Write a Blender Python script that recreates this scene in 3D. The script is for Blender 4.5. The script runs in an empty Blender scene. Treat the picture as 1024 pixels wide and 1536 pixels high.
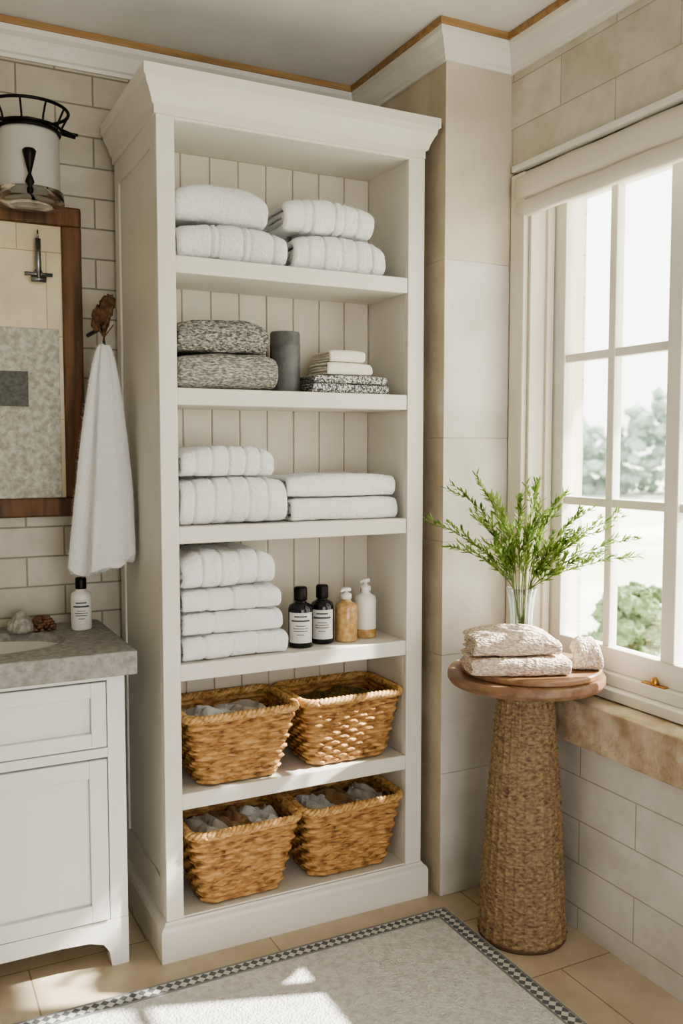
import bpy, bmesh, math, random
from mathutils import Vector, noise, Matrix
PI=math.pi
random.seed(4)
COL=bpy.context.collection
def lin(c):
    return tuple(((x/255)/12.92 if x/255<=.04045 else ((x/255+.055)/1.055)**2.4) for x in c)+(1,)
# ------------------------------------------------------------------ materials
def base(name,rough=.5,**k):
    m=bpy.data.materials.new(name);m.use_nodes=True
    nt=m.node_tree;b=nt.nodes['Principled BSDF'];b.inputs['Roughness'].default_value=rough
    for a,v in k.items(): b.inputs[a].default_value=v
    return m,nt,b
def N(nt,t,**k):
    n=nt.nodes.new(t)
    for a,v in k.items():
        if a in n.inputs: n.inputs[a].default_value=v
        else: setattr(n,a,v)
    return n
def coords(nt,scale=(1,1,1)):
    tc=nt.nodes.new('ShaderNodeTexCoord');mp=nt.nodes.new('ShaderNodeMapping')
    mp.inputs['Scale'].default_value=scale
    nt.links.new(tc.outputs['Object'],mp.inputs[0]);return mp.outputs[0]
def ramp(nt,fac,stops):
    r=nt.nodes.new('ShaderNodeValToRGB')
    while len(r.color_ramp.elements)<len(stops): r.color_ramp.elements.new(.5)
    for e,(p,c) in zip(r.color_ramp.elements,stops): e.position=p;e.color=lin(c)
    nt.links.new(fac,r.inputs[0]);return r.outputs[0]
def bump(nt,b,h,strength,dist=.002,prev=None):
    n=nt.nodes.new('ShaderNodeBump');n.inputs['Strength'].default_value=strength;n.inputs['Distance'].default_value=dist
    nt.links.new(h,n.inputs['Height'])
    if prev: nt.links.new(prev,n.inputs['Normal'])
    nt.links.new(n.outputs[0],b.inputs['Normal']);return n.outputs[0]
def plain(name,c,rough=.5,c2=None,ns=6,bs=0,bn=60,bd=.002,scale=(1,1,1),**k):
    m,nt,b=base(name,rough,**k)
    co=coords(nt,scale)
    n=N(nt,'ShaderNodeTexNoise',Scale=ns,Detail=6);nt.links.new(co,n.inputs['Vector'])
    c2=c2 or tuple(x*.97 for x in c)
    nt.links.new(ramp(nt,n.outputs[0],[(.35,c2),(.65,c)]),b.inputs['Base Color'])
    if bs:
        n2=N(nt,'ShaderNodeTexNoise',Scale=bn,Detail=4);nt.links.new(co,n2.inputs['Vector'])
        bump(nt,b,n2.outputs[0],bs,bd)
    return m
def tile(name,plane,w,h,c1,c2,mort,off=(0,0),ms=.0022,rough=.45,ns=5,bs=.5,mot=.6):
    m,nt,b=base(name,rough)
    g=nt.nodes.new('ShaderNodeNewGeometry');s=nt.nodes.new('ShaderNodeSeparateXYZ');cb=nt.nodes.new('ShaderNodeCombineXYZ')
    nt.links.new(g.outputs['Position'],s.inputs[0])
    nt.links.new(s.outputs[plane[0]],cb.inputs[0]);nt.links.new(s.outputs[plane[1]],cb.inputs[1])
    ad=nt.nodes.new('ShaderNodeVectorMath');ad.inputs[1].default_value=(off[0],off[1],0);nt.links.new(cb.outputs[0],ad.inputs[0])
    br=nt.nodes.new('ShaderNodeTexBrick');nt.links.new(ad.outputs[0],br.inputs['Vector'])
    for a,v in (('Scale',1),('Mortar Size',ms),('Mortar Smooth',.3),('Bias',0),('Brick Width',w),('Row Height',h)): br.inputs[a].default_value=v
    br.inputs['Color1'].default_value=lin(c1);br.inputs['Color2'].default_value=lin(c2);br.inputs['Mortar'].default_value=lin(mort)
    n=N(nt,'ShaderNodeTexNoise',Scale=ns,Detail=7,Roughness=.65);nt.links.new(g.outputs['Position'],n.inputs['Vector'])
    r=ramp(nt,n.outputs[0],[(.3,(212,206,198)),(.6,(255,255,255))])
    mx=nt.nodes.new('ShaderNodeMix');mx.data_type='RGBA';mx.blend_type='MULTIPLY';mx.inputs[0].default_value=mot
    nt.links.new(br.outputs['Color'],mx.inputs[6]);nt.links.new(r,mx.inputs[7]);nt.links.new(mx.outputs[2],b.inputs['Base Color'])
    iv=nt.nodes.new('ShaderNodeMath');iv.operation='SUBTRACT';iv.inputs[0].default_value=1;nt.links.new(br.outputs['Fac'],iv.inputs[1])
    p=bump(nt,b,iv.outputs[0],bs,.002)
    bump(nt,b,n.outputs[0],.25,.004,p)
    return m
def terry(name,c,c2=None,ns=230,bs=1.,sheen=.2,dist=.004):
    m,nt,b=base(name,.95);b.inputs['Sheen Weight'].default_value=sheen
    co=coords(nt)
    n=N(nt,'ShaderNodeTexNoise',Scale=ns,Detail=4,Roughness=.7);nt.links.new(co,n.inputs['Vector'])
    n3=N(nt,'ShaderNodeTexNoise',Scale=ns*.35,Detail=3);nt.links.new(co,n3.inputs['Vector'])
    nt.links.new(ramp(nt,n.outputs[0],[(.35,c2 or tuple(x*.95 for x in c)),(.55,c)]),b.inputs['Base Color'])
    p=bump(nt,b,n3.outputs[0],bs*.5,dist*2)
    bump(nt,b,n.outputs[0],bs,dist,p)
    return m
def knit(name,stops,sc=(90,160,110),ns=1,bs=1):
    m,nt,b=base(name,.95)
    co=coords(nt,sc)
    v=N(nt,'ShaderNodeTexVoronoi',Scale=1);nt.links.new(co,v.inputs['Vector'])
    n=N(nt,'ShaderNodeTexNoise',Scale=.9,Detail=2);nt.links.new(co,n.inputs['Vector'])
    nt.links.new(ramp(nt,n.outputs[0],stops),b.inputs['Base Color'])
    bump(nt,b,v.outputs['Distance'],bs,.005)
    return m
def wood(name,c1,c2,axis=0,rough=.5,sc=14):
    s=[sc*3]*3;s[axis]=sc*.25
    return plain(name,c1,rough,c2,ns=1.2,bs=.25,bn=2.5,scale=tuple(s))
def wicker(name,c1,c2,c3,sc=(60,60,110)):
    m,nt,b=base(name,.6)
    co=coords(nt,sc)
    n=N(nt,'ShaderNodeTexNoise',Scale=1,Detail=4);nt.links.new(co,n.inputs['Vector'])
    nt.links.new(ramp(nt,n.outputs[0],[(.3,c3),(.45,c2),(.65,c1)]),b.inputs['Base Color'])
    n2=N(nt,'ShaderNodeTexNoise',Scale=4,Detail=2);nt.links.new(co,n2.inputs['Vector'])
    bump(nt,b,n2.outputs[0],.4,.002);return m
cabw=plain('cabinet_paint',(224,220,211),.42,(221,216,206),bs=.08,bn=40)
vanw=plain('vanity_paint',(229,229,225),.42,(226,226,222),bs=.05,bn=40)
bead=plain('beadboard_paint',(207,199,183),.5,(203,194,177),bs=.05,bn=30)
trimw=plain('trim_paint',(235,231,222),.45)
casing=plain('casing_paint',(230,222,206),.5)
oak=wood('trim_oak',(178,144,102),(150,118,78),0)
oak2=wood('mirror_frame_wood',(120,84,52),(74,50,30),2,.6)
tabwood=wood('table_wood',(144,112,86),(112,84,62),1,.45)
white=terry('white_terry',(255,255,254),(246,246,246),sheen=.6)
pale=terry('pale_grey_terry',(247,247,248),(226,227,229),sheen=.4)
cream=terry('cream_cloth',(246,239,226),ns=500,bs=.4)
gknit=knit('grey_knit',[(.32,(84,84,78)),(.47,(130,128,121)),(.64,(188,185,177))],(110,110,260))
gknit2=knit('light_grey_knit',[(.32,(110,109,102)),(.5,(154,151,143)),(.64,(202,198,189))],(90,220,280))
patt=knit('patterned_cloth_weave',[(.42,(86,86,88)),(.5,(136,136,136)),(.55,(216,214,209))],(220,220,220),bs=.3)
bknit=knit('oat_knit',[(.3,(184,158,140)),(.5,(214,194,176)),(.66,(238,224,210))],(110,110,240))
wick=wicker('basket_wicker',(200,160,106),(164,122,74),(98,68,38),(34,34,120))
wickrim=wicker('rim_wicker',(216,180,128),(188,148,94),(138,100,56))
ped=wicker('pedestal_wicker',(152,130,98),(124,102,73),(84,66,45),(70,70,150))
stonec=plain('concrete_counter',(164,161,155),.6,(132,130,124),ns=60,bs=.4,bn=220)
sillst=plain('travertine_sill',(208,194,170),.7,(164,143,116),ns=14,bs=.9,bn=50,bd=.006)
black=plain('black_metal',(38,34,32),.4,Metallic=.8)
steel=plain('brushed_steel',(150,152,155),.3,Metallic=1.)
brass=plain('brass',(190,150,90),.3,Metallic=1.)
ceram=plain('sink_ceramic',(214,211,202),.2)
mwhite=plain('white_plastic',(234,231,225),.35)
label=plain('label_paper',(222,220,214),.7)
ink=plain('label_ink',(80,80,82),.7)
dglass=plain('dark_bottle_glass',(24,24,30),.12)
amber=plain('amber_glass',(204,172,122),.12,(168,130,84),ns=60)
grey=plain('canister_grey',(104,104,103),.5,(84,84,85),ns=30,bs=.3,bn=120)
cork=plain('dried_petals',(120,86,58),.85,(76,52,36),ns=80,bs=.8,bn=150)
moss=plain('moss_fabric',(136,120,74),.95,(84,74,42),ns=120,bs=1,bn=200,bd=.006)
linen=terry('grey_linen',(196,189,180),ns=400,bs=.3)
brownc=terry('brown_linen',(160,128,94),ns=400,bs=.3)
stem=plain('stem_green',(112,126,66),.6)
leafm,nt,b=base('leaf_green',.5)
n=N(nt,'ShaderNodeTexNoise',Scale=18,Detail=1);nt.links.new(coords(nt),n.inputs['Vector'])
lr=ramp(nt,n.outputs[0],[(.35,(94,124,56)),(.6,(160,182,104))]);nt.links.new(lr,b.inputs['Base Color'])
tr=nt.nodes.new('ShaderNodeBsdfTranslucent');nt.links.new(lr,tr.inputs[0]);ms=nt.nodes.new('ShaderNodeMixShader');ms.inputs[0].default_value=.35
nt.links.new(b.outputs[0],ms.inputs[1]);nt.links.new(tr.outputs[0],ms.inputs[2]);nt.links.new(ms.outputs[0],nt.nodes['Material Output'].inputs[0])
glass=base('clear_glass',.02,**{'Transmission Weight':1.,'IOR':1.3})[0]
milk,nt,b=base('milk_glass',.25)
b.inputs['Base Color'].default_value=lin((226,224,216));b.inputs['Transmission Weight'].default_value=.35
def thin(name,f,col=(1,1,1,1)):
    m=bpy.data.materials.new(name);m.use_nodes=True;nt=m.node_tree
    t=nt.nodes.new('ShaderNodeBsdfTransparent');t.inputs[0].default_value=col
    gl=nt.nodes.new('ShaderNodeBsdfGlossy');gl.inputs['Roughness'].default_value=.03
    lw=nt.nodes.new('ShaderNodeLayerWeight');lw.inputs[0].default_value=f
    ms=nt.nodes.new('ShaderNodeMixShader')
    nt.links.new(lw.outputs['Facing'],ms.inputs[0])
    nt.links.new(t.outputs[0],ms.inputs[1]);nt.links.new(gl.outputs[0],ms.inputs[2]);nt.links.new(ms.outputs[0],nt.nodes['Material Output'].inputs[0]);return m
pane=thin('window_pane_glass',.08)
vaseg=thin('vase_glass',.4,(.9,.94,.92,1))
# ------------------------------------------------------------------ mesh helpers
def mk(name,verts,faces,mat,smooth=False,mods=(),matidx=None):
    me=bpy.data.meshes.new(name);me.from_pydata([tuple(v) for v in verts],[],faces);me.update()
    bm=bmesh.new();bm.from_mesh(me);bmesh.ops.remove_doubles(bm,verts=bm.verts,dist=1e-6)
    bmesh.ops.recalc_face_normals(bm,faces=bm.faces);bm.to_mesh(me);bm.free()
    for mm in (mat if isinstance(mat,(list,tuple)) else [mat]): me.materials.append(mm)
    if smooth:
        for p in me.polygons: p.use_smooth=True
    o=bpy.data.objects.new(name,me);COL.objects.link(o);return o
def bev(o,w,seg=2):
    m=o.modifiers.new('bevel','BEVEL');m.width=w;m.segments=seg;m.limit_method='ANGLE';m.angle_limit=math.radians(40);return o
BF=[(0,3,2,1),(4,5,6,7),(0,1,5,4),(1,2,6,5),(2,3,7,6),(3,0,4,7)]
def boxes(name,bl,mat,bw=0):
    V=[];Fc=[]
    for (x0,x1,y0,y1,z0,z1) in bl:
        k=len(V);V+=[(x0,y0,z0),(x1,y0,z0),(x1,y1,z0),(x0,y1,z0),(x0,y0,z1),(x1,y0,z1),(x1,y1,z1),(x0,y1,z1)]
        Fc+=[tuple(i+k for i in f) for f in BF]
    me=bpy.data.meshes.new(name);me.from_pydata(V,[],Fc);me.update();me.materials.append(mat)
    o=bpy.data.objects.new(name,me);COL.objects.link(o)
    if bw: bev(o,bw)
    return o
def group(name,kids,loc=(0,0,0)):
    e=bpy.data.objects.new(name,None);e.empty_display_size=.05;e.location=loc;COL.objects.link(e)
    for k in kids:
        k.parent=e;k.location=Vector(k.location)-Vector(loc)
    return e
def rings(name,R,mat,closed=True,cap=True,smooth=True):
    n=len(R[0]);V=[v for r in R for v in r];Fc=[]
    for i in range(len(R)-1):
        for j in range(n if closed else n-1):
            a=i*n+j;b2=i*n+(j+1)%n;Fc.append((a,b2,b2+n,a+n))
    if cap and closed:
        Fc.append(tuple(range(n)));Fc.append(tuple(range(len(V)-n,len(V))))
    return mk(name,V,Fc,mat,smooth)
def lathe(name,prof,c,mat,seg=40,smooth=True,fn=None,cap=False):
    R=[]
    for (r,z) in prof:
        R.append([(c[0]+(r*(fn(2*PI*j/seg,z) if fn else 1))*math.cos(2*PI*j/seg),c[1]+(r*(fn(2*PI*j/seg,z) if fn else 1))*math.sin(2*PI*j/seg),c[2]+z) for j in range(seg)])
    return rings(name,R,mat,True,cap,smooth)
def smooth_edges(o,ang=35):
    m=o.modifiers.new('es','EDGE_SPLIT');m.split_angle=math.radians(ang);return o
def tube(V,Fc,path,rad,seg=8):
    k0=len(V)
    for i,p in enumerate(path):
        p=Vector(p);d=(Vector(path[min(i+1,len(path)-1)])-Vector(path[max(i-1,0)]))
        d=d.normalized() if d.length>1e-9 else Vector((0,0,1))
        u=d.cross(Vector((0,0,1)));u=u.normalized() if u.length>1e-3 else Vector((1,0,0));w=d.cross(u)
        r=rad[i] if isinstance(rad,(list,tuple)) else rad
        for j in range(seg): V.append(p+(u*math.cos(2*PI*j/seg)+w*math.sin(2*PI*j/seg))*r)
    for i in range(len(path)-1):
        for j in range(seg):
            a=k0+i*seg+j;b2=k0+i*seg+(j+1)%seg;Fc.append((a,b2,b2+seg,a+seg))
    Fc.append(tuple(range(k0,k0+seg)));Fc.append(tuple(range(len(V)-seg,len(V))))
def tubes(name,paths,mat,seg=8):
    V=[];Fc=[]
    for p,r in paths: tube(V,Fc,p,r,seg)
    return mk(name,V,Fc,mat,True)
def sweep(name,prof,path,mat,smooth=False):
    R=[]
    n=len(path)
    for i,p in enumerate(path):
        p=Vector(p)
        ds=[]
        if i>0: ds.append((p-Vector(path[i-1])).normalized())
        if i<n-1: ds.append((Vector(path[i+1])-p).normalized())
        ns=[Vector((d.y,-d.x)) for d in ds]
        if len(ns)==2: m=(ns[0]+ns[1]);m=m/ (m.dot(ns[0]))
        else: m=ns[0]
        R.append([(p.x+m.x*o,p.y+m.y*o,z) for (o,z) in prof])
    return rings(name,R,mat,True,True,smooth)
def fuzz(o,count,length=.0028,rad=.0003):
    o.modifiers.new('pile','PARTICLE_SYSTEM')
    s=o.particle_systems[0].settings
    s.type='HAIR';s.count=count;s.use_advanced_hair=True
    s.hair_length=length;s.hair_step=3;s.render_step=2;s.display_step=2
    s.root_radius=1.0;s.tip_radius=.6;s.radius_scale=rad
    s.factor_random=length*.5;s.brownian_factor=length*.5
# ------------------------------------------------------------------ room shell
BW=2.76;CZ=2.545
wb=tile('back_wall_tile',(0,2),.215,.088,(202,195,181),(188,181,165),(140,133,118),(.07,.02),ms=.003)
wr=tile('right_wall_tile',(1,2),.42,.135,(216,209,195),(204,197,182),(178,168,152),(.1,.0),ms=.002,rough=.55,ns=9)
wr2=tile('right_wall_lower_tile',(1,2),.42,.125,(220,216,210),(211,207,201),(176,169,160),(.0,.06),ms=.0022,rough=.5,ns=6)
fl=tile('floor_tile',(0,1),.62,.31,(205,190,165),(193,178,153),(150,134,111),(.33,.1),ms=.0025,rough=.4,ns=7,bs=.3)
boxes('floor',[(-2.2,1.9,-2.2,2.9,-.08,0)],fl)
boxes('ceiling',[(-2.2,1.9,-2.2,2.9,CZ,CZ+.08)],plain('ceiling_paint',(233,232,229),.9))
boxes('wall_back',[(-2.2,1.9,BW,BW+.12,0,CZ)],wb)
plast=plain('left_wall_plaster',(216,209,198),.9)
boxes('wall_left',[(-2.3,-2.2,-2.2,2.9,0,CZ)],plast)
boxes('wall_front',[(-2.3,-.5,-2.32,-2.2,0,CZ),(-.5,1.92,-2.32,-2.2,2.2,CZ),(1.7,1.92,-2.32,-2.2,0,2.2)],plast)
Y0=.95;Y1=2.15
boxes('wall_right',[(1.70,1.92,-2.2,2.76,-.02,.56),(1.70,1.92,-2.2,Y0,.56,2.16),(1.70,1.92,Y1,2.76,.56,2.16)],wr2)
boxes('wall_right_upper',[(1.685,1.92,-2.2,2.76,2.17,CZ)],wr)
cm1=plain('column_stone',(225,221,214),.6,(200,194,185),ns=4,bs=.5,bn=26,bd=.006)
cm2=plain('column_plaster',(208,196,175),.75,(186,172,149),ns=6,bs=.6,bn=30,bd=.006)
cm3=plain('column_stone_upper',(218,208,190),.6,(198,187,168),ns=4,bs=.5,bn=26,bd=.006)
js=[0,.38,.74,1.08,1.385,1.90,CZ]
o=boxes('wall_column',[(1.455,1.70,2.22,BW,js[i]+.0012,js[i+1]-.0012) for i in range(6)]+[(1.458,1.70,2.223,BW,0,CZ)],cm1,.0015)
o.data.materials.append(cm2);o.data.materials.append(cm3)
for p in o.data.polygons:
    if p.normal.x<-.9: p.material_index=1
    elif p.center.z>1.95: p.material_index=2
cp=[(0,2.452),(.008,2.452),(.010,2.462),(.016,2.466),(.022,2.48),(.034,2.502),(.046,2.512),(.048,2.526),(0,2.526)]
path=[(-2.2,BW),(1.455,BW),(1.455,2.22),(1.685,2.22),(1.685,-2.2)]
sweep('trim_1',cp,path,trimw)
sweep('trim_2',[(0,2.526),(.054,2.526),(.054,CZ-.001),(0,CZ-.001)],path,oak)
# ------------------------------------------------------------------ window
parts=[]
parts.append(boxes('casing_side',[(1.682,1.72,2.15,2.214,.672,2.16)],casing,.004))
parts.append(boxes('jamb',[(1.70,1.90,2.138,2.15,.67,2.16),(1.755,1.78,2.128,2.14,.67,2.16),(1.70,1.90,Y0,Y0+.012,.67,2.16),(1.70,1.90,Y0,Y1,2.148,2.16)],casing,.002))
parts.append(boxes('inner_stool',[(1.735,1.90,Y0,Y1,.671,.70),(1.765,1.88,Y0,Y1,.70,.735)],trimw,.003))
st=[(1.785,1.825,2.085,2.138,.735,2.148),(1.785,1.825,Y0+.012,Y0+.06,.735,2.148),(1.785,1.825,Y0+.06,2.085,.735,.80),(1.785,1.825,Y0+.06,2.085,2.07,2.148)]
st+=[(1.782,1.828,1.645,1.69,.80,2.07)]
for y in (1.885,1.43,1.2): st.append((1.79,1.82,y,y+.026,.80,2.07))
for z in (1.19,1.605): st.append((1.792,1.818,Y0+.06,2.085,z,z+.024))
parts.append(boxes('sash',st,trimw,.003))
parts.append(boxes('pane',[(1.803,1.806,Y0+.06,2.085,.80,2.07)],pane))
parts.append(lathe('latch_knob',[(0,0),(.009,0),(.012,.006),(.009,.014),(.006,.02),(0,.022)],(1.775,1.70,.736),brass,16))
parts.append(boxes('latch_plate',[(1.768,1.784,1.66,1.74,.735,.739)],brass,.001))
group('window_1',parts)
o=boxes('window_sill',[(1.655,1.90,Y0-.1,2.2,.545,.668)],sillst,.006)
prof=[(1.712,2.165),(1.690,2.16),(1.672,2.135),(1.668,2.10),(1.676,2.085),(1.690,2.082),(1.680,2.075),(1.674,2.055),(1.682,2.035),(1.70,2.032),(1.712,2.04)]
R=[]
for i in range(25):
    y=2.185-(2.185-.97)*i/24
    R.append([(x,y,z+.0015*math.sin(y*23+z*9)) for x,z in prof])
s=rings('shade_fabric',R,terry('shade_linen',(230,221,207),ns=400,bs=.15,dist=.002),True,True,True)
rod=boxes('headrail',[(1.672,1.70,.95,2.2,2.166,2.184)],trimw,.004)
group('roman_shade',[s,rod])
# ------------------------------------------------------------------ outside
gm=plain('pale_field',(216,218,204),.9,(170,178,152),ns=1,scale=(.05,.4,1))
boxes('ground_outside',[(1.93,90,-25,90,-.5,-.35)],gm)
def blob(V,Fc,c,r,s,sub=3,amp=.35,fr=2.2):
    bm=bmesh.new();bmesh.ops.create_icosphere(bm,subdivisions=sub,radius=1)
    k=len(V)
    for v in bm.verts:
        d=1+amp*noise.noise(v.co*fr+Vector((s,s*2,0)))+.18*noise.noise(v.co*fr*3+Vector((s,0,s)))
        V.append(Vector(c)+Vector((v.co.x*r[0]*d,v.co.y*r[1]*d,v.co.z*r[2]*d)))
    Fc+=[tuple(v.index+k for v in f.verts) for f in bm.faces];bm.free()
V=[];Fc=[]
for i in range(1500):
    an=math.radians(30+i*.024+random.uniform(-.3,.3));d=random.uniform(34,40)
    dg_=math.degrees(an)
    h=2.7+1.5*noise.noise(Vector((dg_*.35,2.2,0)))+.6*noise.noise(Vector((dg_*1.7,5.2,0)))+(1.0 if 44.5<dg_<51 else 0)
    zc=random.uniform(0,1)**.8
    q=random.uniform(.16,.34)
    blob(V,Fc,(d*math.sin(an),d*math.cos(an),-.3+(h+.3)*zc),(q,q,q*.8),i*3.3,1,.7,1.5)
mk('distant_trees',V,Fc,plain('hazy_foliage',(168,182,172),.95,(130,148,136),ns=1),False)  # distance haze is mixed into the foliage colour
V=[];Fc=[]
for i in range(150):
    a=random.uniform(0,6.28);r=.42*math.sqrt(random.uniform(0,1));zz=random.uniform(0,1)
    blob(V,Fc,(5.3+r*math.cos(a)*(1.1-zz*.6),5.3+r*math.sin(a)*(1.1-zz*.6),-.32+.55*zz),(.055,.055,.05),i*1.7,2,.9,3)
mk('garden_shrub',V,Fc,plain('shrub_leaves',(142,164,118),.9,(96,120,76),ns=22,bs=1,bn=40,bd=.05),False)
# ------------------------------------------------------------------ tall cabinet
X0,X1,XI0,XI1,YF,YB=.625,1.412,.672,1.358,2.262,2.72
YI=2.50
SH=[1.845,1.51,1.15,.787,.44]
k=[]
k.append(boxes('face_frame',[(X0,XI0,YF,YF+.022,.10,2.21),(XI1,X1,YF,YF+.022,.10,2.21),(XI0,XI1,YF,YF+.022,2.178,2.21)],cabw,.002))
k.append(boxes('side_left',[(X0+.006,XI0-.012,YF+.022,YB,.02,2.21),(X0,X0+.006,YF+.022,YF+.06,.10,2.21),(X0,X0+.006,YB-.05,YB,.10,2.21),(X0,X0+.006,YF+.06,YB-.05,2.12,2.21),(X0,X0+.006,YF+.06,YB-.05,.10,.20)],cabw,.0015))
k.append(boxes('side_right',[(XI1,X1-.004,YF+.022,YB,.02,2.21)],cabw,.001))
k.append(boxes('inner_side_left',[(XI0-.012,XI0,YF+.022,YI,.10,2.18)],cabw))
k.append(boxes('top_panel',[(XI0-.01,XI1,YF+.022,YB,2.178,2.27)],cabw))
for z in SH: k.append(boxes('shelf',[(XI0,XI1,YF+.003,YI,z-.044,z)],cabw,.003))
k.append(boxes('bottom_shelf',[(XI0,XI1,YF+.003,YI,.06,.108)],cabw,.002))
npl=8;pw=(XI1-XI0)/npl
k.append(boxes('beadboard_back',[(XI0+i*pw+.0014,XI0+(i+1)*pw-.0014,YI,YI+.02,.10,2.178) for i in range(npl)],bead,.0035))
k.append(boxes('backing',[(XI0,XI1,YI+.006,YI+.03,.10,2.178)],bead))
cpr=[(0,2.185),(.006,2.185),(.006,2.205),(.012,2.208),(.016,2.222),(.024,2.24),(.030,2.25),(.032,2.262),(.038,2.266),(.038,2.292),(0,2.292)]
cpath=[(X0,YB),(X0,YF),(X1-.008,YF),(X1-.008,YB)]
k.append(sweep('cornice',cpr,cpath,cabw))
k.append(boxes('cornice_top',[(X0,X1-.01,YF,YB,2.27,2.291)],cabw))
bpth=[(X0,YB),(X0,YF),(X1-.002,YF),(X1-.002,YB)]
k.append(sweep('plinth',[(0,0),(.018,0),(.018,.082),(.014,.092),(.006,.098),(.004,.104),(0,.104)],bpth,cabw))
k.append(boxes('plinth_core',[(X0,X1-.002,YF,YB,0,.104)],cabw))
group('storage_cabinet',k)
# ------------------------------------------------------------------ folded textiles
def towel(name,x0,x1,yf,depth,z,h,mat,shells=2,bands=(),seed=0,amp=.004,droop=.14,square=.8,bd=.42,folds=1,yaw=0,bw=.010,nap=0):
    V=[];Fc=[]
    nx=max(24,int((x1-x0)/.0042))
    zz0=z;hh=h
    for fo in range(folds):
     z=zz0+hh*fo/folds;h=hh/folds*.995;t=h/2/shells
     for s in range(shells):
        ht=t/2*.95;rc=h/2-s*t-t/2
        zc=z+h/2;yc=yf+h/2*.8+ (s*.004)+(random.uniform(0,.006) if folds>1 else 0)
        yb=yf+depth-s*.006
        path=[]
        nb=20
        for i in range(nb): path.append((yb+(yc-yb)*i/nb,-rc,0,-1))
        na=22
        for i in range(na+1):
            a=-PI/2-PI*i/na
            ca,sa=math.cos(a),math.sin(a)
            py=math.copysign(abs(ca)**square,ca)*rc*.8;pz=math.copysign(abs(sa)**square,sa)*rc
            path.append((yc+py,pz,ca,sa))
        for i in range(1,nb+1): path.append((yc+(yb-yc)*i/nb,rc,0,1))
        L=len(path)
        xs=s*random.uniform(.001,.004)+random.uniform(0,.003)
        xe=s*random.uniform(.001,.004)+random.uniform(0,.003)
        k0=len(V)
        for ix in range(nx+1):
            f=ix/nx
            x=(x0+xs)+(x1-xe-x0-xs)*f
            e=min(x-x0-xs,x1-xe-x)
            kk=math.sqrt(max(0,1-(1-min(1,e/(ht*1.1)))**2));kk=max(kk,.12)
            gs=0
            for bq in bands:
                wob=.006*noise.noise(Vector((bq*20,seed,0)))
                g=math.exp(-((f-bq-wob)/bw)**2);gs+=g
            hm=1-droop*abs(2*f-1)**3.5-droop*.45*(noise.noise(Vector((f*3,seed,s)))+.5)*.5
            for side in (1,-1):
                for i in range(L):
                    py,pz,ny,nz=path[i if side==1 else L-1-i]
                    q=Vector((x*9+seed*7.3,py*14,(pz)*14+s*1.3+seed))
                    w=noise.noise(q)*amp
                    w2=noise.noise(Vector((x*45+seed,py*45,pz*60+s*5)))*.0018+noise.noise(Vector((x*160+seed,py*160,pz*160+s*5)))*.0011
                    r=ht*kk*side*(1-bd*min(gs,1)*(1 if side==1 else 0))+w+w2-(bd*.006*min(gs,1) if side==1 and s==0 else 0)
                    yy=py+ny*r*.8+noise.noise(Vector((x*5+seed,seed,s)))*.009
                    zz=zc+(pz+nz*r)
                    zz=zz0+max(.0006,(zz-zz0)*hm)
                    zz=min(zz,zz0+hh)
                    V.append((x+noise.noise(Vector((py*12,pz*14,seed+f)))*.006*(abs(2*f-1)**2),yy,zz))
        n=2*L
        for ix in range(nx):
            for j in range(n):
                a=k0+ix*n+j;b2=k0+ix*n+(j+1)%n;Fc.append((a,b2,b2+n,a+n))
        for base_i in (k0,k0+nx*n):
            for i in range(L-1):
                Fc.append((base_i+i,base_i+i+1,base_i+n-2-i,base_i+n-1-i))
    me=bpy.data.meshes.new(name);me.from_pydata(V,[],Fc);me.update();me.materials.append(mat)
    bm=bmesh.new();bm.from_mesh(me);bmesh.ops.recalc_face_normals(bm,faces=bm.faces);bm.to_mesh(me);bm.free()
    for p in me.polygons: p.use_smooth=True
    o=bpy.data.objects.new(name,me);COL.objects.link(o)
    if yaw:
        c=Vector(((x0+x1)/2,yf+depth/2,0));me.transform(Matrix.Translation(-c));o.location=c;o.rotation_euler=(0,0,yaw)
    if nap: fuzz(o,int(nap*(x1-x0)*(hh+.06)*1e6))
    return o
T='folded_towel'
yf=YF+.012
NP=.22
B5=(.15,.32,.5,.67,.84)
towel(T,.68,.995,yf,.21,1.846,.098,pale,2,(.3,.36,.58,.64,.86),1,droop=.22,amp=.006,nap=NP)
towel(T,.682,.942,yf+.012,.19,1.945,.104,pale,2,(),2,droop=.26,amp=.007,nap=NP)
towel(T,1.012,1.305,yf+.01,.2,1.846,.106,white,2,B5,3,droop=.22,amp=.005,nap=NP)
towel(T,.985,1.268,yf+.018,.19,1.952,.096,white,2,(.2,.3,.55,.65,.8),4,droop=.24,amp=.005,nap=NP)
kb='folded_knit_blanket'
towel(kb,.68,.962,yf+.004,.2,1.511,.098,gknit2,2,(),5,droop=.12,amp=.006)
towel(kb,.682,.938,yf+.01,.2,1.61,.092,gknit,2,(),6,droop=.25,amp=.008)
lathe('storage_canister',[(0,0),(.040,0),(.0425,.004),(.0425,.128),(.0435,.13),(.0435,.134),(.0425,.136),(.0425,.166),(.040,.171),(0,.172)],(1.018,2.37,1.5105),grey,40).modifiers.new('es','EDGE_SPLIT')
towel('patterned_cloth',1.065,1.318,yf+.02,.17,1.511,.028,patt,2,(),7,amp=.002,droop=.1)
towel('patterned_cloth',1.072,1.31,yf+.022,.17,1.539,.024,patt,2,(),7.5,amp=.002,droop=.1)
towel('folded_washcloth',1.115,1.268,yf+.03,.13,1.564,.036,cream,2,(),8,amp=.002,droop=.08)
towel('folded_washcloth',1.13,1.245,yf+.034,.12,1.601,.034,cream,2,(),9,amp=.002,droop=.08)
towel(T,.682,.985,yf,.21,1.151,.128,white,3,(.12,.3,.45,.62,.8),10,droop=.1,amp=.006,nap=NP)
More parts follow.
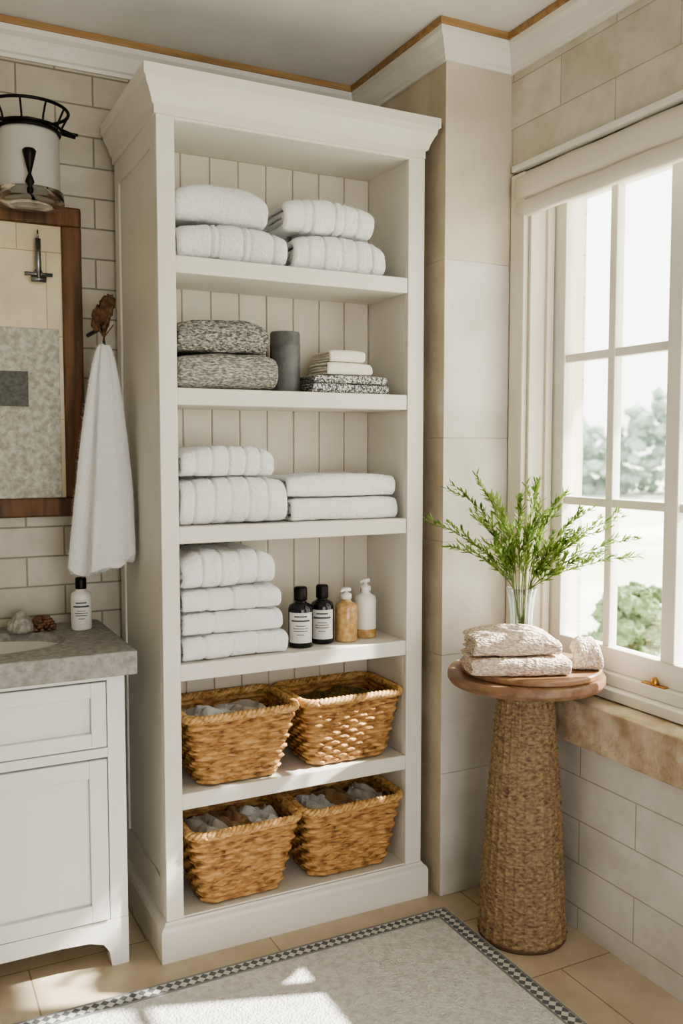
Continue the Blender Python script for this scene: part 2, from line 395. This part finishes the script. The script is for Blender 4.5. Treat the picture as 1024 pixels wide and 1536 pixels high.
towel(T,.686,.95,yf+.004,.2,1.28,.082,white,2,B5,11,droop=.24,amp=.005,nap=NP)
towel(T,.998,1.345,yf+.008,.21,1.151,.066,white,2,(),12,droop=.08,amp=.004,nap=NP)
towel(T,.99,1.335,yf+.012,.21,1.218,.064,white,2,(),13,droop=.12,amp=.004,nap=NP)
towel(T,.682,.985,yf,.21,.788,.066,white,2,(.2,.45,.7),14,droop=.08,nap=NP)
towel(T,.684,.972,yf+.003,.21,.855,.062,white,2,(.3,.62),15,droop=.1,nap=NP)
towel(T,.684,.965,yf+.002,.21,.918,.062,white,2,(.25,.5,.75),16,droop=.08,nap=NP)
towel(T,.684,.955,yf+.006,.2,.981,.104,white,2,(.2,.4,.6,.8),17,droop=.28,amp=.006,nap=NP)
# ------------------------------------------------------------------ bottles
def arc(name,c,r,z0,z1,a0,a1,mat,n=14):
    R=[[(c[0]+rr*math.cos(a0+(a1-a0)*i/n),c[1]+rr*math.sin(a0+(a1-a0)*i/n),c[2]+z) for (rr,z) in ((r,z0),(r,z1),(r-.0008,z1),(r-.0008,z0))] for i in range(n+1)]
    return rings(name,R,mat,True,True,False)
def bottle(name,c,r,h,mat,lab=True,pump=False,capm=black,base2=None):
    ang=math.atan2(-c[1],-c[0])
    bh=h*.74
    pr=[(0,0),(r*.93,0),(r,.004),(r,bh*.86),(r*.9,bh*.94),(r*.5,bh),(r*.42,bh+.004),(r*.42,bh+.012)]
    P=[lathe('glass_body',pr,c,mat,36)]
    if pump:
        P.append(lathe('pump_collar',[(0,bh+.008),(r*.5,bh+.008),(r*.5,bh+.022),(r*.2,bh+.026),(r*.16,h*.93),(r*.45,h*.94),(r*.45,h*.985),(r*.3,h),(0,h)],c,capm,24))
        P.append(tubes('pump_spout',[([(c[0],c[1],c[2]+h*.965),(c[0]-.018,c[1]-.012,c[2]+h*.965),(c[0]-.026,c[1]-.017,c[2]+h*.945)],[.0045,.004,.003])],capm))
    else:
        P.append(lathe('screw_cap',[(0,bh+.006),(r*.52,bh+.006),(r*.54,bh+.01),(r*.54,h*.97),(r*.46,h),(0,h)],c,capm,24))
    if lab:
        P.append(arc('label',c,r+.0012,bh*.12,bh*.80,ang-1.05,ang+1.05,label))
        for q,(zz,w,t) in enumerate(((.70,.5,.004),(.6,.75,.005),(.5,.4,.002),(.44,.6,.002),(.38,.55,.002),(.3,.3,.002))):
            P.append(arc('label_print',c,r+.002,bh*zz,bh*zz+t,ang-w,ang+w,ink,8))
    if base2: P.append(lathe('lower_band',[(r+.0008,.001),(r+.0008,bh*.2)],c,base2,36))
    return group(name,P,c)
zb=.7875
bottle('glass_bottle',(1.048,2.335,zb),.0355,.172,dglass)
bottle('glass_bottle',(1.126,2.355,zb),.034,.170,dglass)
bottle('pump_bottle',(1.200,2.345,zb),.033,.158,amber,False,True,mwhite)
bottle('pump_bottle',(1.278,2.37,zb),.032,.178,mwhite,False,True,mwhite,amber)
# ------------------------------------------------------------------ baskets
def rrect(wx,wy,rad,n):
    hx,hy=wx/2-rad,wy/2-rad
    per=4*hx+4*hy+2*PI*rad;out=[]
    for i in range(n):
        s=per*i/n
        segs=[('l',2*hx,(-hx,-hy-rad),(1,0),(0,-1)),('a',PI/2*rad,(hx,-hy),-PI/2),('l',2*hy,(hx+rad,-hy),(0,1),(1,0)),('a',PI/2*rad,(hx,hy),0),('l',2*hx,(hx,hy+rad),(-1,0),(0,1)),('a',PI/2*rad,(-hx,hy),PI/2),('l',2*hy,(-hx-rad,hy),(0,-1),(-1,0)),('a',PI/2*rad,(-hx,-hy),PI)]
        for g in segs:
            if s<=g[1]+1e-9:
                if g[0]=='l': out.append((g[2][0]+g[3][0]*s,g[2][1]+g[3][1]*s,g[4][0],g[4][1]))
                else:
                    a=g[3]+s/rad;out.append((g[2][0]+rad*math.cos(a),g[2][1]+rad*math.sin(a),math.cos(a),math.sin(a)))
                break
            s-=g[1]
    return out
def basket(name,c,tx,ty,bx,by,h,rot,content,seed):
    NS=34;W=8;PS=NS*W;rows=13;RS=8
    R=[];A=.0044
    for iz in range(rows*RS+1):
        f=iz/(rows*RS);row=min(iz//RS,rows-1);fr=(iz/RS)%1
        g=f**.85
        wx=bx+(tx-bx)*g;wy=by+(ty-by)*g
        pts=rrect(wx,wy,.035,PS)
        ring=[]
        for j,(x,y,nx_,ny_) in enumerate(pts):
            ph=PI*(j/float(W))+PI*row
            sn=math.sin(PI*fr)
            d=(A*math.cos(ph)*abs(sn)**.6)+.0066*abs(sn)**.6-.003+.0018*noise.noise(Vector((j*.1,row*3.1,seed)))
            d+=.0012*math.sin(j*1.25+fr*5+row)*sn
            zz=f*h+.0022*math.sin(ph+PI/2)*math.sin(PI*min(1,f*6))*(f<.97)
            ring.append((x+nx_*d,y+ny_*d,zz))
        R.append(ring)
    P=[]
    body=rings('woven_body',R,wick,True,False,True)
    body.modifiers.new('solid','SOLIDIFY').thickness=.004
    P.append(body)
    P.append(rings('basket_floor',[[(x*.98,y*.98,z) for (x,y,_,_) in rrect(bx,by,.035,48)] for z in (.001,.006)],wick,True,True,False))
    V=[];Fc=[]
    nr=200;pts=rrect(tx+.004,ty+.004,.04,nr)
    for sidx in range(3):
        path=[]
        for i in range(nr+1):
            x,y,nx_,ny_=pts[i%nr];a=2*PI*i/nr*26+sidx*2*PI/3
            path.append((x+nx_*.0065*math.cos(a),y+ny_*.0065*math.cos(a),h+.004+.0065*math.sin(a)))
        tube(V,Fc,path,.0068,7)
    P.append(mk('braided_rim',V,Fc,wickrim,True))
    cols={'linen':[(linen,0),(brownc,1),(pale,2)],'moss':[(moss,0)],'mix':[(pale,0),(brownc,1),(linen,2)],'white':[(pale,0),(linen,1)]}[content]
    for ci,(mt,ii) in enumerate(cols):
        G=[];n=56
        ox=(ii-(len(cols)-1)/2)*tx*.26 if len(cols)>1 else 0;sx=tx*((.38 if len(cols)==3 else .52) if len(cols)>1 else .86)*.5;sy=ty*.86*.5
        for i in range(n+1):
            row=[]
            for j in range(n+1):
                a=i/n*2-1;b3=j/n*2-1
                e=(abs(a)**4+abs(b3)**4)**.25
                wr_=noise.noise(Vector((a*1.4+seed,b3*1.4,ci)))
                z=h-.040+.026*(1-min(1,e)**4)+.014*wr_+.007*math.sin((a*1.2+b3*.8)*5.5+5*wr_+ci*2+seed)+.003*math.sin((a*.4-b3)*11+6*wr_)
                row.append((ox+a*sx+.01*noise.noise(Vector((b3*3,seed,ci))),b3*sy,min(z,h+.008)))
            G.append(row)
        P.append(rings('basket_contents',G,mt,False,False,True))
    e=group(name,P);e.location=c;e.rotation_euler=(0,0,rot);return e
basket('wicker_basket',(.846,2.368,.443),.315,.235,.225,.165,.190,0,'white',1)
basket('wicker_basket',(1.186,2.375,.443),.315,.235,.245,.165,.190,0,'moss',2)
basket('wicker_basket',(.852,2.368,.111),.315,.235,.225,.165,.205,0,'linen',3)
basket('wicker_basket',(1.190,2.375,.111),.315,.235,.245,.165,.205,0,'mix',4)
# ------------------------------------------------------------------ vanity
VX=.533;VF=2.30;CT=.836
k=[]
counter=boxes('stone_countertop',[(-.9,.562,2.275,BW-.002,CT-.062,CT)],stonec,.004)
cut=lathe('cutter',[(0,-.1),(.5,-.1),(.5,.1),(0,.1)],(0,0,0),stonec,48);cut.scale=(.42,.28,1);cut.location=(.215,2.525,CT)
mo=counter.modifiers.new('b','BOOLEAN');mo.object=cut;mo.operation='DIFFERENCE';mo.solver='EXACT'
bpy.context.view_layer.update()
dg=bpy.context.evaluated_depsgraph_get();nm=bpy.data.meshes.new_from_object(counter.evaluated_get(dg))
counter.modifiers.clear();counter.data=nm;bpy.data.objects.remove(cut)
k.append(counter)
sk=lathe('sink_bowl',[(.53,0),(.50,-.004),(.47,-.04),(.38,-.09),(.2,-.12),(.05,-.125),(0,-.125)],(0,0,0),ceram,48)
sk.scale=(.42,.28,1);sk.location=(.215,2.525,CT-.02);k.append(sk)
k.append(boxes('carcass',[(-.9,VX-.024,VF+.024,BW-.002,.127,CT-.064)],vanw))
ST=.046
k.append(boxes('front_frame',[(VX-ST,VX,VF,VF+.022,.126,CT-.062),(-.9,VX-ST,VF,VF+.022,CT-.075,CT-.062),(-.9,VX-ST,VF,VF+.022,.56,.585),(VX-.022,VX,VF+.022,BW-.002,.12,CT-.062)],vanw,.0015))
def shaker(n,x0,x1,z0,z1,fw):
    return boxes(n,[(x0,x0+fw,VF-.004,VF+.018,z0,z1),(x1-fw,x1,VF-.004,VF+.018,z0,z1),(x0+fw,x1-fw,VF-.004,VF+.018,z1-fw,z1),(x0+fw,x1-fw,VF-.004,VF+.018,z0,z0+fw),(x0+fw,x1-fw,VF+.008,VF+.018,z0+fw,z1-fw)],vanw,.002)
k.append(shaker('drawer_front',-.05,VX-ST-.003,.589,CT-.078,.038))
k.append(shaker('door',-.05,VX-ST-.003,.129,.556,.045))
k.append(shaker('door',-.55,-.056,.129,.556,.045))
ol=[(VX,0),(VX,.1255),(-.9,.1255),(-.9,.078),(VX-.17,.078),(VX-.10,.074),(VX-.065,.062),(VX-.05,.04),(VX-.046,.015),(VX-.044,0)]
R=[[(x,y,z) for (x,z) in ol] for y in (VF,VF+.022)]
f=rings('bracket_foot',R,vanw,True,True,False);k.append(f)
k.append(boxes('foot_post',[(VX-.044,VX-.001,VF+.0225,VF+.06,0,.119),(VX-.044,VX-.001,BW-.06,BW-.01,0,.119),(-.9,-.85,VF+.0225,VF+.05,0,.12)],vanw))
group('bathroom_vanity',k)
c=(.487,2.62,CT+.001)
bottle('soap_bottle',c,.029,.150,mwhite,True,False,black)
def ribbed(a,z): return 1+.06*math.cos(a*14)
lathe('seashell_ornament',[(0,0),(.034,0),(.036,.012),(.031,.028),(.022,.042),(.012,.054),(0,.062)],(.325,2.655,CT+.001),plain('shell_grey',(186,181,172),.7,(140,136,128),ns=60),56,fn=ribbed)
V=[];Fc=[]
for i in range(5):
    for j in range(11):
        a=j*2*PI/11+i*.3;r=.033*(1-(i/5)**2*.8)
        p=Vector((.385+r*math.cos(a),2.66+r*math.sin(a),CT+.006+i*.0075))
        blob(V,Fc,p,(.007,.007,.005),i+j,1,.2,1)
blob(V,Fc,(.385,2.66,CT+.02),(.027,.027,.018),1,2,.1,1)
mk('pine_cone',V,Fc,plain('cone_brown',(146,108,84),.8,(92,64,46),ns=90),True)
# ------------------------------------------------------------------ mirror
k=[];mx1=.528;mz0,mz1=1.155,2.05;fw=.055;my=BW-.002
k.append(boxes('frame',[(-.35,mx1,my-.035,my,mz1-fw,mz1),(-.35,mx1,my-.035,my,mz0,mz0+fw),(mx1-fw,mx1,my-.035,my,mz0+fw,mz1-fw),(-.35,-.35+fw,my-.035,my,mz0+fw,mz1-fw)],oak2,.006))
k.append(boxes('reflection_panel',[(-.3,mx1-fw,my-.015,my-.005,mz0+fw,mz1-fw)],tile('reflected_wall_cream',(0,2),.16,.24,(228,214,184),(220,205,172),(192,174,140),(.05,.0),ms=.0016,rough=.25)))  # painted reflection: cream tiled wall in place of mirror glass
k.append(boxes('reflected_picture',[(-.3,mx1-fw-.012,my-.022,my-.015,mz0+fw,1.70)],plain('reflected_picture_mat',(216,214,201),.6,(172,169,154),ns=60,bs=1,bn=120,bd=.008),.002))  # pale picture from the mirrored room, painted as a flat panel
k.append(boxes('reflected_square',[(.24,.372,my-.026,my-.022,1.475,1.575)],plain('reflected_square_mat',(104,104,100),.6,(78,78,74),ns=90),.001))  # dark patch of the same painted reflection
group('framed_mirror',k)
hx,hy,hz=.405,my-.02,1.86
k=[tubes('fixture_bar',[([(hx,hy,hz-.005),(hx,hy-.02,hz-.005)],.012),([(hx-.038,hy-.02,hz-.01),(hx+.038,hy-.02,hz-.01)],.0055),([(hx,hy-.02,hz-.03),(hx,hy-.02,hz+.09)],[.008,.008]),([(hx,hy-.02,hz+.09),(hx,hy-.02,hz+.115)],[.003,.002]),([(hx-.02,hy-.02,hz-.024),(hx+.02,hy-.02,hz-.024)],.008)],steel,12)]
group('reflected_fixture',k)  # solid stand-in for a metal fixture reflected in the mirror
# ------------------------------------------------------------------ wall lantern
lx,ly=.372,2.625
k=[]
k.append(lathe('glass_shade',[(.0,2.028),(.06,2.03),(.078,2.04),(.081,2.06),(.081,2.20),(.076,2.212),(.070,2.214),(.070,2.21),(.077,2.2),(.077,2.06),(.07,2.045),(0,2.042)],(lx,ly,0),milk,56))
k.append(lathe('lower_glass_dish',[(0,2.012),(.05,2.01),(.088,2.016),(.092,2.024),(.09,2.05),(.087,2.05),(.086,2.028),(.05,2.022),(0,2.022)],(lx,ly,0),glass,56))
Pt=[]
def ringp(r,z,n=48): return [(lx+r*math.cos(2*PI*i/n),ly+r*math.sin(2*PI*i/n),z) for i in range(n+1)]
Pt+= [(ringp(.083,2.210),.0038),(ringp(.106,2.268),.0045),(ringp(.087,2.220),.0035)]
for i in range(10):
    a=2*PI*i/10;Pt.append(([(lx+.083*math.cos(a),ly+.083*math.sin(a),2.208),(lx+.09*math.cos(a),ly+.09*math.sin(a),2.236),(lx+.106*math.cos(a),ly+.106*math.sin(a),2.268)],.0028))
Pt+= [([(lx+.085,ly,2.232),(lx+.115,ly,2.224),(lx+.13,ly-.01,2.22)],.004),([(lx+.085,ly-.03,2.212),(lx+.12,ly-.03,2.207)],.006),([(lx,ly+.08,2.215),(lx,BW-.005,2.215)],.008),([(lx,ly+.08,2.05),(lx,BW-.005,2.05)],.005)]
k.append(tubes('metal_cage',Pt,black,8))
k.append(lathe('metal_cap',[(.0,2.222),(.07,2.214),(.080,2.212),(.082,2.216),(.07,2.226),(.03,2.24),(.012,2.25),(0,2.255)],(lx,ly,0),black,40))
k.append(lathe('back_plate',[(0,-.008),(.05,-.008),(.055,0),(.055,.004),(0,.004)],(0,0,0),black,32));k[-1].rotation_euler=(PI/2,0,0);k[-1].location=(lx,BW-.008,2.17)
fx,fy=lx-.012,ly-.098
k.append(lathe('drop_finial',[(0,2.02),(.007,2.024),(.009,2.034),(.004,2.042),(.012,2.052),(.008,2.066),(.004,2.074),(.009,2.095),(.015,2.12),(.018,2.132),(.014,2.138),(.0,2.139)],(fx,fy,0),black,20))
k.append(tubes('finial_arm',[([(fx,fy,2.03),(fx+.01,fy+.02,2.02),(lx,ly-.07,2.018)],.004)],black))
group('wall_lantern',k)
# ------------------------------------------------------------------ hanging towel + hook
hx,hy=.548,2.545
k=[]
Rg=[];nz=90;nt_=160
for i in range(nz+1):
    f=i/nz
    wid=.014+.086*(f**.62)
    dep=.012+.030*(f**.6)
    ring=[]
    for j in range(nt_):
        a=2*PI*j/nt_
        fold=1+ (.14+.26*f)*math.cos(5*a+1.2+.8*f)+.16*math.cos(9*a+2+f)+.1*noise.noise(Vector((math.cos(a)*2,math.sin(a)*2,f*3)))
        lx_=wid*math.cos(a)*(1+.06*math.cos(5*a));dy_=dep*math.sin(a)*fold
        length=.625-.035*max(0,math.cos(a))+ .010*math.sin(5*a)
        zz=1.64-length*f-.006*noise.noise(Vector((a,f*5,0)))
        cx=hx-.014*f
        X=cx+lx_*.90+dy_*.40;Y=hy-lx_*.30+dy_*.9
        fz=noise.noise(Vector((X*150,Y*150,zz*150)))*.0014
        X=min(X+fz,.617);Y+=fz
        ring.append((X,Y,zz))
    Rg.append(ring)
last=Rg[-1];cxm=sum(p[0] for p in last)/nt_;cym=sum(p[1] for p in last)/nt_
Rg.append([(p[0]*.97+cxm*.03,p[1]*.97+cym*.03,p[2]-.004) for p in last])
Rg.append([(p[0]*.8+cxm*.2,p[1]*.8+cym*.2,p[2]-.001) for p in last])
tw=rings('towel_cloth',Rg,white,True,True,True);fuzz(tw,20000);k.append(tw)
k.append(tubes('hook_peg',[([(hx,BW-.002,1.69),(hx,hy+.03,1.69),(hx,hy,1.68),(hx,hy-.005,1.64),(hx,hy,1.60)],.006),([(hx,hy,1.60),(hx,hy,1.56)],.004)],black))
V=[];Fc=[]
tp=Vector((hx,hy-.005,1.66))
for i in range(9):
    a=i*2*PI/9;sp=.010+.016*(i%3)/2
    tip=tp+Vector((sp*math.cos(a)*1.2,sp*math.sin(a),.035+.02*(i%2)))
    tube(V,Fc,[tp+Vector((0,0,-.04)),tp,tip],[.002,.002,.0015],5)
k.append(mk('dried_stems',V,Fc,cork,True))
V=[];Fc=[]
for i in range(12):
    a=i*2.4;r=.016*math.sqrt(i/12)+.004
    blob(V,Fc,(hx+r*1.3*math.cos(a),hy-.005+r*math.sin(a),1.71+.018*(i%3)+.01*math.cos(a)),(.013,.011,.022),i*2.1,2,.7,2)
k.append(mk('dried_flower_heads',V,Fc,cork,True))
group('hanging_towel',k)
# ------------------------------------------------------------------ rug
rx0,rx1,ry0,ry1=-.5,1.43,.75,2.155
rugm,nt,b=base('rug_weave',.95)
co=coords(nt,(1,1,1))
w1=N(nt,'ShaderNodeTexVoronoi',Scale=150);nt.links.new(co,w1.inputs['Vector'])
nz_=N(nt,'ShaderNodeTexNoise',Scale=60,Detail=4);nt.links.new(co,nz_.inputs['Vector'])
nt.links.new(ramp(nt,nz_.outputs[0],[(.35,(200,198,193)),(.6,(222,221,217))]),b.inputs['Base Color']);bump(nt,b,w1.outputs['Distance'],.8,.004)
bdm,nt,b=base('rug_border_weave',.95)
mp=coords(nt,(1,1,1))
rot=nt.nodes.new('ShaderNodeMapping');rot.inputs['Rotation'].default_value=(0,0,PI/4);nt.links.new(mp,rot.inputs[0])
ck=N(nt,'ShaderNodeTexChecker',Scale=62);ck.inputs[1].default_value=lin((100,104,106));ck.inputs[2].default_value=lin((206,204,199));nt.links.new(rot.outputs[0],ck.inputs[0])
nt.links.new(ck.outputs[0],b.inputs['Base Color']);bump(nt,b,ck.outputs[1],.6,.003)
dk=plain('rug_edge_yarn',(140,141,140),.95,bs=.6,bn=300)
k=[boxes('rug_body',[(rx0,rx1,ry0,ry1,.001,.008)],rugm,.003)]
e1,e2=.010,.048
def frame(n,a,b2,z,m): return boxes(n,[(rx0+a,rx1-a,ry1-b2,ry1-a,.0075,z),(rx0+a,rx1-a,ry0+a,ry0+b2,.0075,z),(rx1-b2,rx1-a,ry0+b2,ry1-b2,.0075,z),(rx0+a,rx0+b2,ry0+b2,ry1-b2,.0075,z)],m)
k.append(frame('rug_border',e1,e2,.0095,bdm));k.append(frame('rug_edge_outer',.006,.012,.0105,dk));k.append(frame('rug_edge_inner',.046,.051,.0105,dk))
group('rug',k)
# ------------------------------------------------------------------ pedestal table
tx,ty=1.552,1.95
seg=156
nzz=260
R=[]
for i in range(nzz+1):
    f=i/nzz;z=.012+f*.700
    r=.121-.05*f**.85+.006*math.sin(PI*f)
    if f>.93: r-=.004*(f-.93)/.07
    row=i/4.0;fr=row%1;ri=int(row)
    ring=[]
    for j in range(seg*2):
        a=2*PI*j/(seg*2)
        wv=math.cos(26*a+PI*ri)
        d=.0022*abs(math.sin(PI*fr))**.6*(.6+.5*wv)+.0026*max(0,math.cos(26*a))**2+.0008*noise.noise(Vector((a*6,z*40,0)))
        if ri%13==12: d+=.002*abs(math.sin(PI*fr))
        ring.append((tx+(r+d)*math.cos(a),ty+(r+d)*math.sin(a),z))
    R.append(ring)
k=[rings('woven_pedestal',R,ped,True,True,True)]
k.append(lathe('base_ring',[(0,0),(.119,0),(.122,.004),(.122,.012),(.118,.016),(0,.016)],(tx,ty,0),plain('base_dark',(90,66,44),.6),64))
k.append(lathe('tabletop',[(0,.712),(.185,.712),(.207,.716),(.213,.726),(.213,.738),(.209,.746),(0,.746)],(tx,ty,0),tabwood,96))
k.append(lathe('upper_board',[(0,.746),(.186,.746),(.190,.750),(.190,.760),(.186,.764),(0,.764)],(tx+.012,ty-.006,0),wood('board_wood',(158,124,94),(126,94,68),0,.45),96))
for q in k[2:]: smooth_edges(q,30)
group('pedestal_table',k)
tz=.765
a=towel('knit_hand_towel',1.36,1.625,1.80,.17,tz,.048,bknit,2,(),31,amp=.004,droop=.15,yaw=-.42)
a.location=(1.482,1.910,0)
a=towel('knit_hand_towel',1.375,1.605,1.80,.155,tz+.049,.060,bknit,2,(),32,amp=.005,droop=.3,yaw=-.40)
a.location=(1.474,1.916,0)
a=towel('rolled_washcloth',-.038,.040,-.05,.085,tz,.086,knit('washcloth_weave',[(.42,(206,178,152)),(.5,(228,212,196)),(.6,(242,236,228))],(190,190,150)),3,(),33,amp=.004,droop=.35,yaw=.001)
a.location=(1.660,1.832,0);a.rotation_euler=(0,0,-.55)
# vase with branches
vx,vy=1.602,2.035
rib=lambda a,z:1+.03*math.cos(a*16)
vz=tz
k=[lathe('ribbed_vase',[(0,0),(.026,0),(.032,.004),(.032,.012),(.030,.06),(.031,.12),(.037,.17),(.043,.195),(.041,.196),(.035,.168),(.029,.12),(.027,.06),(.028,.014),(0,.012)],(vx,vy,vz),vaseg,96,fn=rib)]
SV=[];SF=[];LV=[];LF=[]
def leaf(p,d,L,w,up):
    d=d.normalized();s=d.cross(up)
    if s.length<1e-3: s=Vector((1,0,0))
    s.normalize();n_=s.cross(d)
    k0=len(LV)
    LV.extend([p,p+d*L*.35+s*w-n_*L*.03,p+d*L*.75+s*w*.7,p+d*L,p+d*L*.75-s*w*.7,p+d*L*.35-s*w-n_*L*.03,p+d*L*.4+n_*L*.06,p+d*L*.75+n_*L*.05])
    LF.extend([tuple(k0+i for i in f) for f in ((0,1,6),(1,2,7,6),(2,3,7),(3,4,7),(4,5,6,7),(5,0,6))])
rnd=random.Random(11)
def lim(p):
    p.x=min(p.x,1.768);p.y=min(p.y,2.195);return p
def leaves(pts,i0,dens,le0,le1):
    for i in range(i0,len(pts)):
        dd=(pts[i]-pts[i-1]).normalized()
        for q in range(dens):
            side=Vector((rnd.gauss(0,1),rnd.gauss(0,1),rnd.gauss(0,.8))).normalized()
            ld=(dd*.9+side*.6).normalized()
            pp=pts[i-1].lerp(pts[i],rnd.random())
            le=rnd.uniform(le0,le1)
            e=pp+ld*le
            if e.x<1.78 and e.y<2.212: leaf(pp,ld,le,rnd.uniform(.0022,.0040),Vector((rnd.uniform(-.6,.6),rnd.uniform(-.6,.6),1)))
def branch(p0,p1,p2,r,n,depth,i0):
    pts=[]
    for i in range(n+1):
        t=i/n;p=p0*(1-t)**2+p1*2*t*(1-t)+p2*t*t
        p+=Vector((noise.noise(p*14),noise.noise(p*14+Vector((5,5,5))),noise.noise(p*14+Vector((9,1,4)))))*.007*t
        pts.append(lim(p))
    tube(SV,SF,pts,[r*(1-.7*i/n) for i in range(n+1)],5)
    leaves(pts,i0,3,.014,.028)
    if depth==0:
        for i in range(i0,n-1,2):
            dd=(pts[i]-pts[i-1]).normalized()
            side=Vector((rnd.gauss(0,1),rnd.gauss(0,1),rnd.gauss(.1,.5))).normalized()
            L=rnd.uniform(.04,.085)*(1-.3*i/n)
            q=pts[i];m=q+(dd+side*.6).normalized()*L*.5;e=m+(dd*1.2+side*.3+Vector((0,0,.15))).normalized()*L*.5
            branch(q,m,lim(e),r*.55,5,1,1)
top=Vector((vx,vy,vz+.19))
RGT=Vector((.60,-.80,0))/ (.60*.893+.80*.451);LFT=Vector((-.86,.40,0))/(.86*.893+.40*.451);FW=Vector((.451,.893,0))
specs=[(-.28,.20),(-.22,.13),(-.20,.30),(-.15,.22),(-.13,.31),(-.09,.26),(-.06,.20),(-.03,.27),(.0,.17),(.025,.24),(.045,.31),(.075,.22),(.10,.28),(.13,.17),(.155,.24),(.19,.19),(.23,.22),(.31,.17),(.21,.11),(-.11,.13),(.09,.12),(.27,.12)]
for la,up in specs:
    sd=(RGT*la if la>0 else LFT*-la)
    dp=FW*rnd.uniform(-.09,.03)
    e=top+sd+Vector((0,0,up))+dp
    m=top+sd*.38+Vector((0,0,up*.72))+dp*.4
    rim=top+sd.normalized()*min(.022,abs(la)*.25)
    st0=Vector((vx-sd.x*.05,vy-sd.y*.05,vz+.02))
    tube(SV,SF,[st0,(st0+rim)/2,rim],.0015,5)
    branch(rim,m,lim(e),.0016,16,0,3)
k.append(mk('branch_stems',SV,SF,stem,True))
me=bpy.data.meshes.new('leaves');me.from_pydata([tuple(v) for v in LV],[],LF);me.materials.append(leafm);o=bpy.data.objects.new('leaves',me);COL.objects.link(o);k.append(o)
group('vase_with_green_branches',k)
# ------------------------------------------------------------------ light
w=bpy.data.worlds.new('world');bpy.context.scene.world=w;w.use_nodes=True
bg=w.node_tree.nodes['Background'];bg.inputs[0].default_value=(1,.985,.96,1);bg.inputs[1].default_value=3.0
boxes('sun_blocker',[(2.05,3.25,-2,6,2.72,2.78)],trimw)  # unseen slab added outside to stop high sun entering the window
sl=bpy.data.lights.new('sun','SUN');sl.energy=15;sl.angle=math.radians(1.0);sl.color=(1,.95,.87)
so=bpy.data.objects.new('sun_light',sl);COL.objects.link(so)
so.rotation_euler=Vector((-.72,.24,-.66)).to_track_quat('-Z','Y').to_euler();so.location=(6,-1,6)
sc=bpy.context.scene
sc.view_settings.view_transform='AgX';sc.view_settings.look='AgX - Medium High Contrast'
sc.view_settings.exposure=.66
cam=bpy.data.cameras.new('camera');cam.sensor_fit='VERTICAL';cam.sensor_height=36;cam.lens=1350/1536*36;cam.clip_start=.05;cam.clip_end=200
cam.dof.use_dof=True;cam.dof.focus_distance=2.55;cam.dof.aperture_fstop=2.8
co=bpy.data.objects.new('camera',cam);COL.objects.link(co);co.location=(0,0,1.35)
co.rotation_euler=(PI/2-math.atan(93/1350),0,-math.radians(26.8));sc.camera=co
